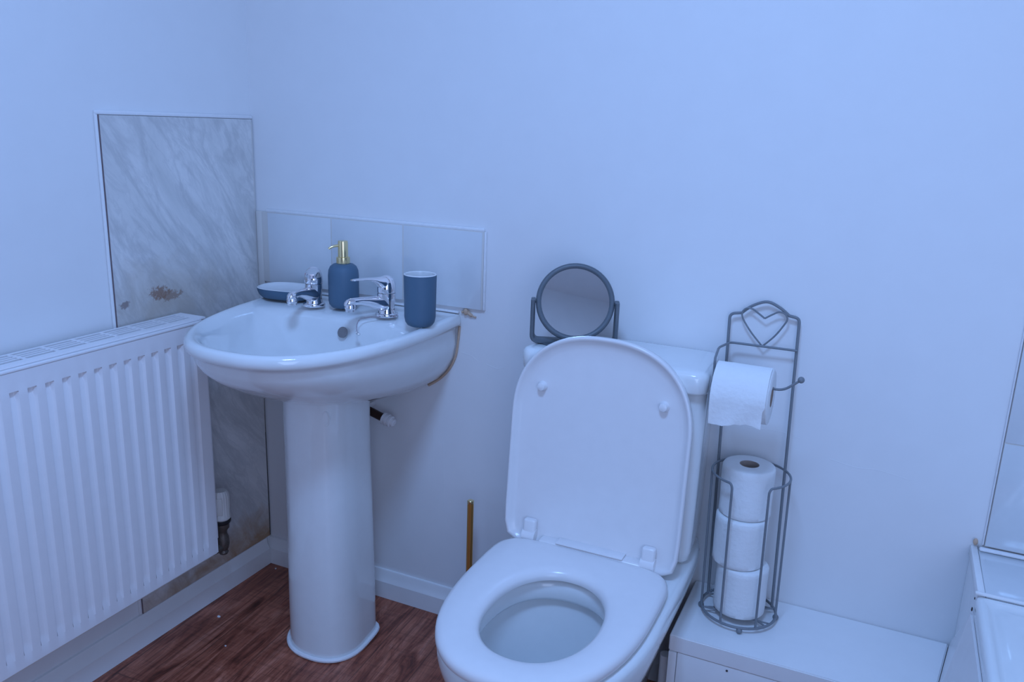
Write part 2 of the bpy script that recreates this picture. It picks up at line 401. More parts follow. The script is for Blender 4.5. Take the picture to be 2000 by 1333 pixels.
def rad_end():
    bm = bmesh.new(); add_box(bm, 0.016, 0.0925, RY1+.0095, RY1+.0135, RZ0+.03, RZ1+.006, bev=.001); return bm
obj('side_panel', rad_end(), 'enamel', t)
obj('rear_panel', box(0.020, 0.030, RY0, RY1-.005, RZ0, RZ1-.01, bev=.002), 'enamel', t)
obj('fin', box(0.034, 0.0885, RY0+.01, RY1-.010, RZ0+.03, RZ1-.03), 'grey_hole', t, smooth=False)  # grey colour paints in the shade seen through the grille slots
for yy in (-.55, -1.15):
    obj('bracket', box(0.0005, 0.0195, yy-.02, yy+.02, RZ0+.05, RZ1-.05), 'enamel', t, smooth=False)
# thermostatic valve
VX, VY = 0.080, -0.258
v = obj('thermostatic_valve', lathe([(0.0, .166), (.010, .167), (.0125, .172), (.010, .178), (.013, .182), (.016, .196), (.015, .214), (.0115, .222), (.0115, .232), (.0175, .240), (.018, .252), (.0, .2525)], (VX, VY, 0), 28), 'grime', t)
v['label'] = 'grimy brass valve body'
bm = bmesh.new(); tube([(VX, VY, .188), (VX-.002, VY-.035, .188), (VX-.003, VY-.052, .19)], .011, 16, bm=bm); tube([(VX, VY, .178), (VX-.035, VY, .176), (VX-.0655, VY, .176)], .0075, 14, bm=bm)
obj('tail_pipe', bm, 'grime', v)
def trv_head():
    rings = []; n = 72
    for k, (r, z) in enumerate([(0.0, .2640), (.0195, .2640), (.0225, .268), (.0225, .276), (.0215, .280), (.0212, .325), (.0195, .336), (.015, .342), (.0, .3425)]):
        g = .0011 if .279 < z < .337 else 0
        rings.append([Vector((VX+(r-(g if i % 4 < 2 else 0))*math.cos(2*PI*i/n) if r else VX, VY+((r-(g if i % 4 < 2 else 0))*math.sin(2*PI*i/n) if r else 0), z)) for i in range(n)])
    return loft(rings, False, False)
obj('valve_head', trv_head(), 'trv', v, angle=30)['label'] = 'off-white ribbed plastic head'
obj('collar', lathe([(0, .2530), (.0195, .2530), (.0225, .257), (.0225, .2635), (0, .2635)], (VX, VY, 0), 28), 'black', v)['label'] = 'black collar'
d = Vector((.55, -.83, 0)).normalized()
bm = bmesh.new(); mtx = Matrix.Translation(Vector((VX, VY, 0))) @ Matrix.Rotation(math.atan2(d.y, d.x), 4, 'Z')
add_box(bm, .0185, .0225, -.0075, .0075, .282, .328, bev=.0015, mtx=mtx); obj('marker_plate', bm, 'trv', v)

# ------------------------------------------------------------------ basin
SH = 0.065; BCX = .361
def ring_b(w, yf, yb, z, yc=-.03, nf=2.5, nb=12, zf=None):
    zz = z if zf is None else (lambda x, y: z+(zf-z)*min(1, max(0, y/yf)))
    return dshape(BCX, w, yc, abs(yf)-abs(yc), yb-yc, zz, nf, nb, 120, shear=SH)
t = thing('wash_basin', (0.39, -0.28, 0.655), 'white ceramic wash basin with wide rounded front on a pedestal below the tiles', 'basin')
R = [ring_b(.012, -.30, -.28, .690, -.29, 2, 2), ring_b(.06, -.345, -.235, .691, -.29, 2, 2), ring_b(.110, -.405, -.200, .698, -.29, 2, 2.2),
     ring_b(.155, -.450, -.182, .716, -.28, 2.1, 2.4), ring_b(.182, -.478, -.172, .742, -.26, 2.2, 2.7), ring_b(.197, -.495, -.164, .770, -.24, 2.3, 3), ring_b(.207, -.504, -.160, .790, -.22, 2.3, 3.2),
     ring_b(.215, -.511, -.154, .802, -.20, 2.4, 3.6), ring_b(.226, -.519, -.140, .8095, -.18, 2.4, 4.5), ring_b(.240, -.531, -.060, .8145, -.10, 2.4, 8),
     ring_b(.250, -.540, -.014, .8165), ring_b(.2565, -.546, -.004, .8145), ring_b(.2605, -.550, -.0012, .809), ring_b(.2615, -.551, -.0012, .801),
     ring_b(.2605, -.550, -.0012, .793), ring_b(.2560, -.545, -.0012, .7880), ring_b(.2500, -.538, -.0012, .7845),
     ring_b(.2475, -.533, -.0012, .778), ring_b(.2475, -.530, -.0012, .765), ring_b(.2480, -.517, -.0012, .740, zf=.745, nf=2.4), ring_b(.2420, -.490, -.0012, .708, zf=.722, nf=2.35),
     ring_b(.2250, -.447, -.0012, .674, zf=.698, nf=2.3), ring_b(.2020, -.405, -.0012, .647, zf=.678, nf=2.25), ring_b(.170, -.360, -.0012, .625, zf=.660, nf=2.2), ring_b(.138, -.325, -.0012, .608, zf=.648, nf=2.2), ring_b(.10, -.28, -.002, .602, zf=.640, nf=2.2)]
basin = obj('bowl', loft(R), 'ceramic', t, angle=60)
# overflow hole on the back slope of the bowl
def disc(bm, c, n, r, depth, seg=24):
    q = Vector(n).normalized().to_track_quat('Z', 'Y').to_matrix().to_4x4(); mtx = Matrix.Translation(Vector(c)) @ q
    return lathe([(0, depth), (r, depth), (r*1.0, -.001), (0, -.001)], (0, 0, 0), seg, bm, mtx)
ofn = Vector((.0, -.93, .36)); ofc = Vector((.400, -.1705, .776))
obj('overflow_hole', disc(bmesh.new(), ofc+ofn*.0005, ofn, .0130, .0012), 'grey_hole', t)['label'] = 'dark round overflow opening'
obj('waste_plughole', lathe([(0, .6805), (.022, .6805), (.024, .6795), (.024, .677), (0, .677)], (.392, -.30, 0), 28), 'chrome', t)
# old sealant at the right rear corner and along the wall below the rim
bm = tube(catmull([(.6225, -.0045, .820), (.634, -.0035, .823), (.648, -.0035, .815), (.660, -.003, .812)], 5), [.003]*6+[.0045]*5+[.002]*5, 8)
ball(bm, (.634, -.006, .823), .0065, 12, (1, .7, 1.3)); obj('sealant_lump', bm, 'brown_seal', t)['label'] = 'brown stained lump of sealant at the rear right corner'
bm = tube(catmull([(.6165, -.0025, .784), (.6125, -.0025, .745), (.6060, -.0025, .708), (.5880, -.0025, .672), (.563, -.0025, .645), (.532, -.0025, .623)], 6), .0032, 8)
obj('wall_sealant', bm, 'brown_seal', t)['label'] = 'brown stained sealant between bowl and wall'
obj('rear_sealant', box(.125, .615, -.0085, -.0006, .8165, .8220, bev=.0015), 'seal', t)

# ------------------------------------------------------------------ pedestal
t = thing('basin_pedestal', (0.385, -0.22, 0), 'tall white ceramic pedestal under the basin, standing on the wood floor', 'pedestal')
def ped():
    rings = []
    for z, w_, f, b_, cx in ((.0008, .0985, -.318, -.130, .360), (.02, .0980, -.318, -.130, .360), (.15, .0955, -.317, -.125, .358), (.35, .0915, -.312, -.120, .355), (.50, .0890, -.308, -.118, .352), (.595, .0895, -.306, -.115, .350), (None, .0895, -.304, -.115, .350)):
        if z is None: z = lambda x, y: .6060+.135*(-y-.03)
        rings.append(dshape(cx, w_, -.215, abs(f)-.215, b_+.215, z, 2.35, 6, 72, shear=.10))
    return loft(rings)
obj('column', ped(), 'ceramic', t, angle=60)
em = [Vector((.4370+.0085*.86*math.cos(a), -.2890+.0085*.5*math.cos(a), .6080+(.0165*math.sin(a)))) for a in [2*PI*i/32 for i in range(32)]]
obj('emblem', tube(em, .0016, 8, True), 'ceramic', t)['label'] = 'faint raised oval maker mark near the top'
seal = [Vector((p.x, p.y, .005)) for p in dshape(.360, .1020, -.215, .1065, .088, .005, 2.35, 6, 72, shear=.10)]
obj('sealant_bead', tube(seal, .0055, 8, True), 'seal', t)['label'] = 'uneven white sealant bead around the foot'

# ------------------------------------------------------------------ lever taps
def make_tap(name, x, y, z, ang, lever_ang, label, blue=False, s=1.0):
    t = thing(name, (x, y, z), label, 'tap', 'pair of chrome lever taps on the basin')
    Rz = lambda a: Matrix.Translation(Vector((x, y, z))) @ Matrix.Rotation(a, 4, 'Z') @ Matrix.Scale(s, 4)
    A = Rz(ang); Bm = Rz(lever_ang)
    obj('base_ring', lathe([(0, .0003), (.0255, .0003), (.0265, .003), (.0255, .0065), (.022, .0080), (0, .0080)], (0, 0, 0), 40, None, Rz(0)), 'chrome', t)
    body = obj('body', lathe([(0, .008), (.0200, .0080), (.0188, .014), (.0182, .024), (.0198, .036), (.0212, .046), (.0212, .0550), (0, .0550)], (0, 0, 0), 40, None, Rz(0)), 'chrome', t)
    # spout: widening web from the body tapering to the nozzle, along +X local
    rings = []
    for px, pz, ry, rz_ in ((.0, .030, .0185, .0200), (.014, .0305, .0180, .0195), (.030, .034, .0150, .0155), (.048, .0385, .0115, .0112), (.066, .0415, .0095, .0088), (.082, .0420, .0095, .0085), (.093, .0410, .0105, .0090), (.101, .039, .0085, .0075), (.106, .0375, .003, .003)):
        rings.append([A @ Vector((px, ry*math.cos(a), pz+rz_*math.sin(a))) for a in [2*PI*i/28 for i in range(28)]])
    obj('spout', loft(rings), 'chrome', t, angle=50)
    nz_ = Matrix.Translation(Vector((.092, 0, 0))) ; 
    obj('nozzle', lathe([(0, .0375), (.0110, .0375), (.0125, .034), (.0125, .027), (.0108, .025), (.0108, .0205), (.0095, .0195), (0, .0195)], (0, 0, 0), 24, None, A @ nz_), 'chrome', t)
    # lever: dome cap and arched blade along +X of lever_ang
    obj('cap', lathe([(0, .0556), (.0205, .0556), (.0214, .0575), (.0213, .068), (.0200, .078), (.0165, .0870), (.0110, .0925), (.0055, .0950), (.0, .0955)], (0, 0, 0), 36, None, Bm @ Matrix.Shear('XZ', 4, (0.0, 0.0))), 'chrome', t)
    rings = []
    for px, pz, ry, th in ((-.010, .0800, .0150, .0100), (.004, .0790, .0185, .0150), (.014, .0780, .0185, .0155), (.022, .0815, .0170, .0115), (.032, .0865, .0150, .0065), (.045, .0900, .0130, .0034), (.062, .0915, .0115, .0022), (.078, .0915, .0105, .0018), (.086, .0912, .0090, .0017), (.090, .0910, .0050, .0013)):
        rings.append([Bm @ Vector((px, ry*math.cos(a), pz+th*math.sin(a))) for a in [2*PI*i/24 for i in range(24)]])
    obj('lever', loft(rings), 'chrome', t, angle=60)
    dm = bmesh.new(); dd = Bm.to_3x3() @ (Vector((.62, .78, .05)) if blue else Vector((.62, -.78, .05))); cpt = Vector((x, y, z))+dd.normalized()*(.0207*s)+Vector((0, 0, .078*s))
    disc(dm, cpt, dd, .0035*s, .0008, 14)
    obj('indicator', dm, 'navy_plain' if blue else 'red', t)['label'] = 'small blue dot' if blue else 'small red dot'
    return t
make_tap('lever_tap', .488, -.120, .8168, math.radians(-118), math.radians(-116), 'chrome lever tap between the navy soap bottle and the navy tumbler', True, 1.0)
make_tap('lever_tap', .284, -.124, .8168, math.radians(-84), math.radians(-54), 'chrome lever tap beside the soap dish with a red dot on its cap', False, 1.0)

# ------------------------------------------------------------------ plug chain
t = thing('plug_chain', (.455, -.15, .817), 'thin bead plug chain trailing from the right-hand tap into the basin', 'chain')
P = catmull([(.487, -.147, .8192), (.466, -.160, .8185), (.452, -.171, .8150), (.448, -.180, .806), (.451, -.187, .797), (.4545, -.1905, .789)], 12)
bm = bmesh.new()
for p in P: ball(bm, p, .0013, 8)
tube(P, .0007, 6, bm=bm); obj('chain', bm, 'bead', t)
bm = bmesh.new()
for i in range(22): ball(bm, (.512+random.uniform(-.009, .009), -.128+random.uniform(-.009, .009), .8186+random.uniform(0, .004)), .0014, 8)
tube([(.5135, -.129, .818), (.5105, -.125, .821), (.516, -.131, .822), (.512, -.127, .819)], .001, 6, bm=bm)
obj('coiled_end', bm, 'bead', t)
bm = bmesh.new(); ball(bm, (.458, -.1935, .7860), .0042, 8, (1, 1, .9)); ball(bm, (.4625, -.196, .786), .0038, 6); ball(bm, (.454, -.1920, .7880), .003, 6)
obj('end_fitting', bm, 'crystal', t, angle=20)

# ------------------------------------------------------------------ soap dispenser
def soap(x, y, z):
    t = thing('soap_dispenser', (x, y, z), 'matt navy soap bottle with a pale gold pump between the taps', 'soap dispenser')
    obj('bottle', lathe([(0, .0003), (.024, .0003), (.030, .0025), (.0345, .009), (.0362, .018), (.0362, .078), (.0350, .090), (.0310, .099), (.0240, .1045), (.0145, .1065), (0, .1065)], (x, y, z), 56), 'navy', t, angle=60)
    pump = obj('pump', lathe([(0, .1067), (.0160, .1067), (.0163, .109), (.0160, .1215), (.0120, .1222), (.0120, .1310), (.0118, .156), (.0108, .160), (0, .1605)], (x, y, z), 36), 'brass', t, angle=30)
    d = Vector((-.62, -.78, 0)).normalized(); c = Vector((x, y, z))
    obj('spout', tube([c+d*.010+Vector((0, 0, .149)), c+d*.022+Vector((0, 0, .1475)), c+d*.031+Vector((0, 0, .1445)), c+d*.034+Vector((0, 0, .1415))], [.0032, .0029, .0027, .0026], 12), 'brass', pump)
    return t
soap(.3520, -.098, .8170)

# ------------------------------------------------------------------ tumbler
x, y, z = .602, -.161, .8170
t = thing('tumbler', (x, y, z), 'matt navy toothbrush tumbler with a white rim at the right end of the basin', 'tumbler')
obj('cup', lathe([(0, .0003), (.022, .0003), (.028, .003), (.0325, .010), (.0345, .020), (.0352, .06), (.0362, .1125), (.0362, .1145), (.0340, .1145)], (x, y, z), 56, cap=False), 'navy', t, angle=60)
obj('glazed_inside', lathe([(.0361, .1146), (.0357, .1158), (.0340, .1165), (.0322, .1158), (.0318, .114), (.0312, .06), (.030, .02), (.024, .012), (0, .011)], (x, y, z), 56, cap=False), 'glaze', t, angle=60)['label'] = 'white glazed inside and rim'

# ------------------------------------------------------------------ soap dish
def oval(cx, cy, a, b, z, ang=math.radians(8), n=2.6, N=72):
    out = []
    for i in range(N):
        th = 2*PI*i/N; c, s = math.cos(th), math.sin(th); k = (abs(c)**n+abs(s)**n)**(-1/n)
        xx, yy = c*k*a, s*k*b; out.append(Vector((cx+xx*math.cos(ang)-yy*math.sin(ang), cy+xx*math.sin(ang)+yy*math.cos(ang), z)))
    return out
x, y, z = .172, -.084, .8170
t = thing('soap_dish', (x, y, z), 'oval navy soap dish with white inside at the left end of the basin', 'soap dish')
obj('dish', loft([oval(x, y, a, b, z+h) for a, b, h in ((.054, .036, .0003), (.064, .046, .0025), (.071, .052, .010), (.0745, .0550, .0190), (.0755, .0560, .0255), (.0740, .0545, .0262))], True, False), 'navy', t, angle=60)
obj('glazed_inside', loft([oval(x, y, a, b, z+h) for a, b, h in ((.0753, .0558, .0263), (.0740, .0545, .0276), (.0720, .0525, .0272), (.0695, .0500, .0235), (.061, .042, .0185), (.02, .015, .0165))], False, True), 'glaze', t, angle=60)['label'] = 'white glazed inside and rim'

# ------------------------------------------------------------------ capped pipe stub behind the pedestal
t = thing('pipe_stub', (.40, -.045, .53), 'short dark copper pipe stub with a white stop end, right of the pedestal top', 'pipe')
a = Vector((.352, -.052, .556)); b = Vector((.433, -.052, .534)); dd = (b-a).normalized()
pp = obj('pipe', tube([a, b], .0105, 20), 'copper', t)
q = dd.to_track_quat('Z', 'Y').to_matrix().to_4x4(); mtx = Matrix.Translation(b-dd*.002) @ q
obj('stop_end', lathe([(.0108, 0), (.0155, .001), (.0155, .006), (.0120, .007), (.0120, .009), (.0155, .010), (.0155, .0150), (.0120, .016), (.0120, .0175), (.0145, .0185), (.0145, .024), (.010, .025), (.010, .032), (.008, .034), (0, .034)], (0, 0, 0), 28, None, mtx), 'plastic', t, angle=30)
obj('wall_clip', box(.36, .375, -.0415, -.0005, .545, .556, bev=.001), 'plastic', t)

# ------------------------------------------------------------------ toilet
TX = 1.055
t = thing('toilet', (TX, -0.35, 0), 'white close-coupled toilet with the seat down and the lid raised', 'toilet')
def pan():
    D = lambda w_, f, b_, z, yc=-.40, nf=2.3, nb=9, cx=TX: dshape(cx, w_, yc, abs(f)-abs(yc), b_-yc, z, nf, nb, 96)
    R = [D(.03, -.53, -.45, .150, -.49, 2, 2), D(.055, -.555, -.425, .155, -.49, 2, 2), D(.085, -.59, -.395, .200, -.49, 2, 2), D(.108, -.618, -.362, .26, -.49, 2, 2.2),
         D(.124, -.640, -.335, .325, -.49, 2.1, 2.3), D(.130, -.646, -.328, .350, -.49, 2.1, 2.3), D(.1295, -.646, -.328, .3555, -.49, 2.1, 2.3), D(.113, -.634, -.340, .3575, -.49, 2.1, 2.3),
         D(.110, -.631, -.343, .364, -.49, 2.1, 2.3), D(.112, -.634, -.341, .390, -.49, 2.1, 2.3), D(.118, -.640, -.335, .3975, -.49, 2.1, 2.4),
         D(.15, -.665, -.10, .3995, -.42), D(.181, -.682, -.006, .3995), D(.188, -.690, -.0035, .396), D(.191, -.694, -.0025, .388), D(.191, -.694, -.0025, .372),
         D(.188, -.688, -.0025, .352), D(.180, -.672, -.0025, .320), D(.166, -.648, -.0025, .285), D(.148, -.612, -.02, .24), D(.130, -.572, -.05, .17), D(.118, -.545, -.09, .09), D(.116, -.54, -.11, .03), D(.120, -.545, -.11, .0008)]
    return loft(R)
obj('pan', pan(), 'ceramic', t, angle=60)
obj('water', lathe([(0, .185), (.075, .185), (.075, .186), (0, .186)], (TX, -.49, 0), 40), 'glaze', t)
def rbox_rings(x0, x1, y0, y1, zs, r=.03, n=7, tap=.08):
    rings = []
    for z, ins in zs:
        pts = []
        for cx, cy, a0 in ((x1-r, y1-r, 0), (x0+r, y1-r, 90), (x0+r, y0+r, 180), (x1-r, y0+r, 270)):
            for k in range(n+1):
                a = math.radians(a0+90*k/n); px_, py_ = cx+(r-ins)*math.cos(a), cy+(r-ins)*math.sin(a); xm = (x0+x1)/2; pts.append(Vector((xm+(px_-xm)*(1-tap*(py_-y0)/(y1-y0)), py_, z)))
        rings.append(pts)
    return rings
cis = obj('cistern', loft(rbox_rings(.868, 1.245, -.182, -.002, [(.4005, .022), (.404, .012), (.412, .006), (.43, .003), (.60, .001), (.7675, 0)], .028)), 'ceramic', t, angle=60)
obj('cistern_lid', loft(rbox_rings(.858, 1.2495, -.198, -.0015, [(.7685, .007), (.7695, .003), (.774, .001), (.798, 0), (.806, .002), (.810, .006), (.8125, .012), (.8135, .026)], .030)), 'ceramic', cis, angle=60)
def seat():
    D = lambda w_, f, b_, z: dshape(TX-.004, w_, -.40, abs(f)-.40, b_+.40, z, 2.4, 5.5, 96)
    I = lambda g, z: dshape(TX+.001, .103+g, -.49, .140+g, .143+g, z, 2.15, 2.15, 96)
    R = [I(.004, .4035), I(-.001, .4050), I(-.002, .411), I(.001, .4185), I(.008, .4235), I(.020, .4262), dshape(TX-.002, .150, -.42, .245, .155, .4275, 2.3, 3, 96),
         D(.172, -.687, -.262, .4266), D(.179, -.695, -.254, .4235), D(.1825, -.6995, -.250, .4180), D(.183, -.700, -.2495, .409), D(.181, -.698, -.251, .4040), D(.17, -.687, -.26, .4030)]
    R = R+[I(.004, .4030)]
    bm = loft(R, False, False); 
    return bm
s_ = obj('seat', seat(), 'plastic', t, angle=60)
hb = box(.945, 1.165, -.262, -.232, .4045, .4285, bev=.006, seg=3); obj('hinge_bar', hb, 'plastic', s_)
obj('hinge_cover', box(.985, 1.127, -.262, -.2335, .4290, .4325, bev=.0015), 'plastic', s_)
# lid, leaning back on the cistern
LT = Matrix.Translation(Vector((TX-.008, -.2335, .405))) @ Matrix.Rotation(math.radians(-5.0), 4, 'X')
def lid_outline(w_, h0, h1, d, n=2.35, N=88, hc=.275):
    out = []
    for i in range(N):
        a = 2*PI*i/N; c, s = math.cos(a), math.sin(a); nn = n if s > 0 else 16
        k = (abs(c)**nn+abs(s)**nn)**(-1/nn)
        xx = c*k*w_; zz = s*k*((h1-hc) if s > 0 else (hc-h0))+hc
        out.append(LT @ Vector((xx, d, zz)))
    return out
R = [lid_outline(.150, .035, .40, -.004), lid_outline(.164, .020, .428, -.0045), lid_outline(.173, .013, .440, -.0075), lid_outline(.1775, .009, .446, -.0130), lid_outline(.1805, .0065, .4495, -.0165), lid_outline(.1840, .0035, .4535, -.0165), lid_outline(.1855, .002, .455, -.0140),
     lid_outline(.186, .0015, .4555, -.006), lid_outline(.1845, .003, .454, .004), lid_outline(.179, .008, .449, .0095), lid_outline(.165, .02, .435, .0115)]
lid = obj('seat_lid', loft(R), 'plastic', t, angle=60)
for px, pz in ((-.126, .338), (.126, .338)):
    bm = lathe([(.011, 0), (.009, .0035), (.0085, .010), (.0075, .0125), (.004, .014), (0, .0142)], (0, 0, 0), 24, None, LT @ Matrix.Translation(Vector((px, -.0042, pz))) @ Matrix.Rotation(PI/2, 4, 'X'))
    obj('buffer', bm, 'plastic', lid)
for sx in (-1, 1):
    hx = (.130 if sx < 0 else .124)*sx+TX-.004
    bm = tube([(hx-.014, -.243, .424), (hx+.014, -.243, .424)], .0160, 22)
    add_box(bm, -.0135, .0135, -.022, -.0045, .010, .056, bev=.005, seg=3, mtx=LT @ Matrix.Translation(Vector((hx-TX+.008, 0, 0))))
    obj('hinge', bm, 'plastic', t)

# ------------------------------------------------------------------ white waste pipe behind the pan
t = thing('soil_pipe', (1.190, -.14, 0), 'white pipe standing on the floor between the toilet pan and the white boxing', 'pipe')
obj('pipe', lathe([(0, .001), (.0115, .001), (.0115, .185), (0, .185)], (1.2095, -.165, 0), 24), 'plastic', t)
obj('floor_collar', lathe([(.0117, .0008), (.0150, .0008), (.0150, .014), (.0117, .018)], (1.2095, -.165, 0), 24, cap=False), 'plastic', t)

# ------------------------------------------------------------------ vanity mirror on the cistern
mc = Vector((.948, -.118, .903))
t = thing('vanity_mirror', (.948, -.118, .8137), 'round tabletop mirror in a dark grey frame standing on the toilet cistern', 'mirror')
nd = Vector((.36, -.93, 0)).normalized(); sd = Vector((.93, .36, 0)).normalized()
def fr(u, v_, d): return mc+sd*u+Vector((0, 0, 1))*v_+nd*d
tilt = Matrix.Rotation(math.radians(-20), 4, sd)
def disc_rings(prof, N=64):
    out = []
    for r, d in prof:
        out.append([mc+tilt @ (sd*(r*math.cos(2*PI*i/N))+Vector((0, 0, 1))*(r*math.sin(2*PI*i/N))+nd*d) for i in range(N)])
    return out
f_ = obj('frame', loft(disc_rings([(.0702, .0040), (.0712, .0066), (.0745, .0090), (.0788, .0085), (.0812, .005), (.0812, -.004), (.078, -.007), (.070, -.008), (.03, -.008)]), False, True), 'frame', t, angle=60)
obj('mirror_glass', loft(disc_rings([(.0701, .0042), (.0701, .001), ]), True, True), 'mirror', t, smooth=False)
arm = fillet([fr(-.0865, .004, 0), fr(-.0865, -.0835, .0), fr(.0865, -.0835, 0), fr(.0865, .004, 0)], .014, 6)
def flatbar(P, hw, ht):
    rings = []; n = len(P)
    for i, p in enumerate(P):
        tt = (P[min(i+1, n-1)]-P[max(i-1, 0)]).normalized(); s2 = nd; b2 = tt.cross(s2).normalized()
        rings.append([p+s2*hw*a+b2*ht*b_ for a, b_ in ((1, .5), (.8, 1), (-.8, 1), (-1, .5), (-1, -.5), (-.8, -1), (.8, -1), (1, -.5))])
    return loft(rings)
obj('stand', flatbar(arm, .0165, .0044), 'frame', t, angle=50)
for s2 in (-1, 1):
    obj('pivot', tube([fr(.0808*s2, 0, 0), fr(.0905*s2, 0, 0)], .0045, 14), 'frame', t)
obj('foot_plate', loft([[fr(u*a, -.0893+h, v_*b_) for u, v_ in [(math.cos(2*PI*i/40), math.sin(2*PI*i/40)) for i in range(40)]] for a, b_, h in ((.068, .036, .0), (.070, .038, .0015), (.068, .036, .0032))]), 'frame', t)

# ------------------------------------------------------------------ toilet brush
t = thing('toilet_brush', (.733, -.085, 0), 'toilet brush with a slim gold handle standing behind the toilet by the baseboard', 'toilet brush')
bx, by = .700, -.088
t.location = (bx, by, 0)
obj('holder', lathe([(0, .0006), (.040, .0006), (.0445, .004), (.0455, .012), (.0455, .108), (.0440, .112), (.0160, .1135), (.010, .1137)], (bx, by, 0), 44, cap=False), 'navy_plain', t, angle=60)['label'] = 'navy round brush holder'
obj('handle', tube([(bx, by, .105), (bx, by, .382)], .0076, 20), 'brush_gold', t)
obj('end_cap', lathe([(.0077, .380), (.0080, .381), (.0080, .386), (.0065, .3875), (0, .388)], (bx, by, 0), 20), 'brass', t)

# ------------------------------------------------------------------ boxing (ledge) with the roll holder on it
LZ = .278
t = thing('pipe_boxing', (1.46, -.115, 0), 'low white painted wooden boxing along the wall between toilet and bath', 'boxed ledge')
def ledge_top():
    bm = bmesh.new(); yb, yf = -.0006, -.232; x0 = 1.228
    pts = [(x0, yb), (1.7352, yb), (1.6995, yf), (x0, yf)]
    rings = [[Vector((*p, z)) for p in pts] for z in (LZ-.036, LZ)]
    bm = loft(rings); bmesh.ops.bevel(bm, geom=bm.edges[:], offset=.0022, segments=2, affect='EDGES'); return bm
obj('top_board', ledge_top(), 'wood_paint', t)
obj('front_board', box(1.246, 1.680, -.2305, -.2150, .0006, LZ-.0365, bev=.0015), 'wood_paint', t)
obj('corner_post', box(1.2285, 1.2450, -.2325, -.2140, .0006, LZ-.0370, bev=.0018), 'wood_paint', t)
obj('side_board', box(1.2285, 1.2430, -.2130, -.018, .0006, LZ-.0370, bev=.0015), 'wood_paint', t)
obj('screw', disc(bmesh.new(), (1.345, -.2308, .2330), (0, -1, 0), .0022, .0006, 12), 'hole', t)
obj('pipe_hole', disc(bmesh.new(), (1.282, -.018, LZ+.0004), (0, 0, 1), .017, .0035, 24), 'seal', t)['label'] = 'small round lump of sealant on the board'

# ------------------------------------------------------------------ bath side
t = thing('bath_end_box', (2.1, -.10, 0), 'glossy white boxed shelf between the bath rim and the back wall', 'boxed ledge')
BX = 1.741
obj('top_board', box(BX+.012, X1-.001, -.1990, -.0125, .478, .497, bev=.002), 'tile', t)
obj('edge_trim', box(BX-.001, BX+.0115, -.1990, -.0012, .478, .500, bev=.003), 'wood_paint', t)
obj('side_board', box(BX+.002, BX+.011, -.1985, -.0012, .0006, .4775), 'wood_paint', t, smooth=False)
obj('rear_sealant', box(BX+.013, X1-.001, -.0205, -.0095, .4975, .5040, bev=.003), 'seal', t)
t = thing('bath', (2.1, -1.05, 0), 'white bath along the right side, only its rolled rim corner in view', 'bath')
def rr(x0, x1, y0, y1, r, z, n=8):
    pts = []
    for cx, cy, a0 in ((x1-r, y1-r, 0), (x0+r, y1-r, 90), (x0+r, y0+r, 180), (x1-r, y0+r, 270)):
        for k in range(n+1):
            a = math.radians(a0+90*k/n); pts.append(Vector((cx+r*math.cos(a), cy+r*math.sin(a), z)))
    return pts
bxa, bxb, bya, byb = BX-.004, X1-.002, -1.92, -.2005
def inset(i, z, r): return rr(bxa+i, bxb-i, bya+i, byb-i, r, z)
R = [inset(.002, .462, .006), inset(0, .468, .006), inset(0, .492, .006), inset(.003, .498, .008), inset(.010, .5000, .01), inset(.016, .497, .012), inset(.020, .4925, .014), inset(.026, .4925, .018), inset(.034, .4955, .02), inset(.050, .4955, .04),
     inset(.064, .492, .06), inset(.078, .46, .08), inset(.11, .25, .10), inset(.15, .17, .12), inset(.26, .15, .08)]
obj('tub', loft(R, False, True), 'ceramic', t, angle=50)
obj('overlap_strip', box(BX-.006, X1-.002, -.2060, -.1995, .5005, .5060, bev=.002), 'wood_paint', t)
# side panel, its foot leaning outwards
def bpanel():
    top, low, th = .4610, .0006, .008
    P = []
    for (x, y, z) in ((1.7345, -.003, .2815), (1.7320, -.205, .4605), (1.7320, -1.90, .4605), (1.62, -1.90, .0006), (1.64, -.60, .0006), (1.700, -.237, .2785)): pass
    bm = bmesh.new()
    A = [(1.7340, -.203, .4605), (1.7340, -1.90, .4605), (1.655, -1.90, .0010), (1.655, -.360, .0010), (1.700, -.2345, .2785), (1.7365, -.0030, .2795)]
    f = [bm.verts.new(p) for p in A]; g = [bm.verts.new((p[0]+.0045, p[1], p[2])) for p in A]
    tri = [(0, 1, 2), (0, 2, 3), (0, 3, 4), (0, 4, 5)]
    for a, b, c in tri: bm.faces.new((f[a], f[b], f[c])); bm.faces.new((g[c], g[b], g[a]))
    for i in range(6): bm.faces.new((f[i], f[(i+1) % 6], g[(i+1) % 6], g[i]))
    return bm
obj('side_panel', bpanel(), 'plastic', t, smooth=False)
for c, r in (((1.7345, -.2070, .4730), .0028), ((1.7360, -.2035, .4925), .0018)):
    bm = ball(bmesh.new(), c, r, 8, (.5, 1, 1.4)); obj('mould_spot', bm, 'hole', t)
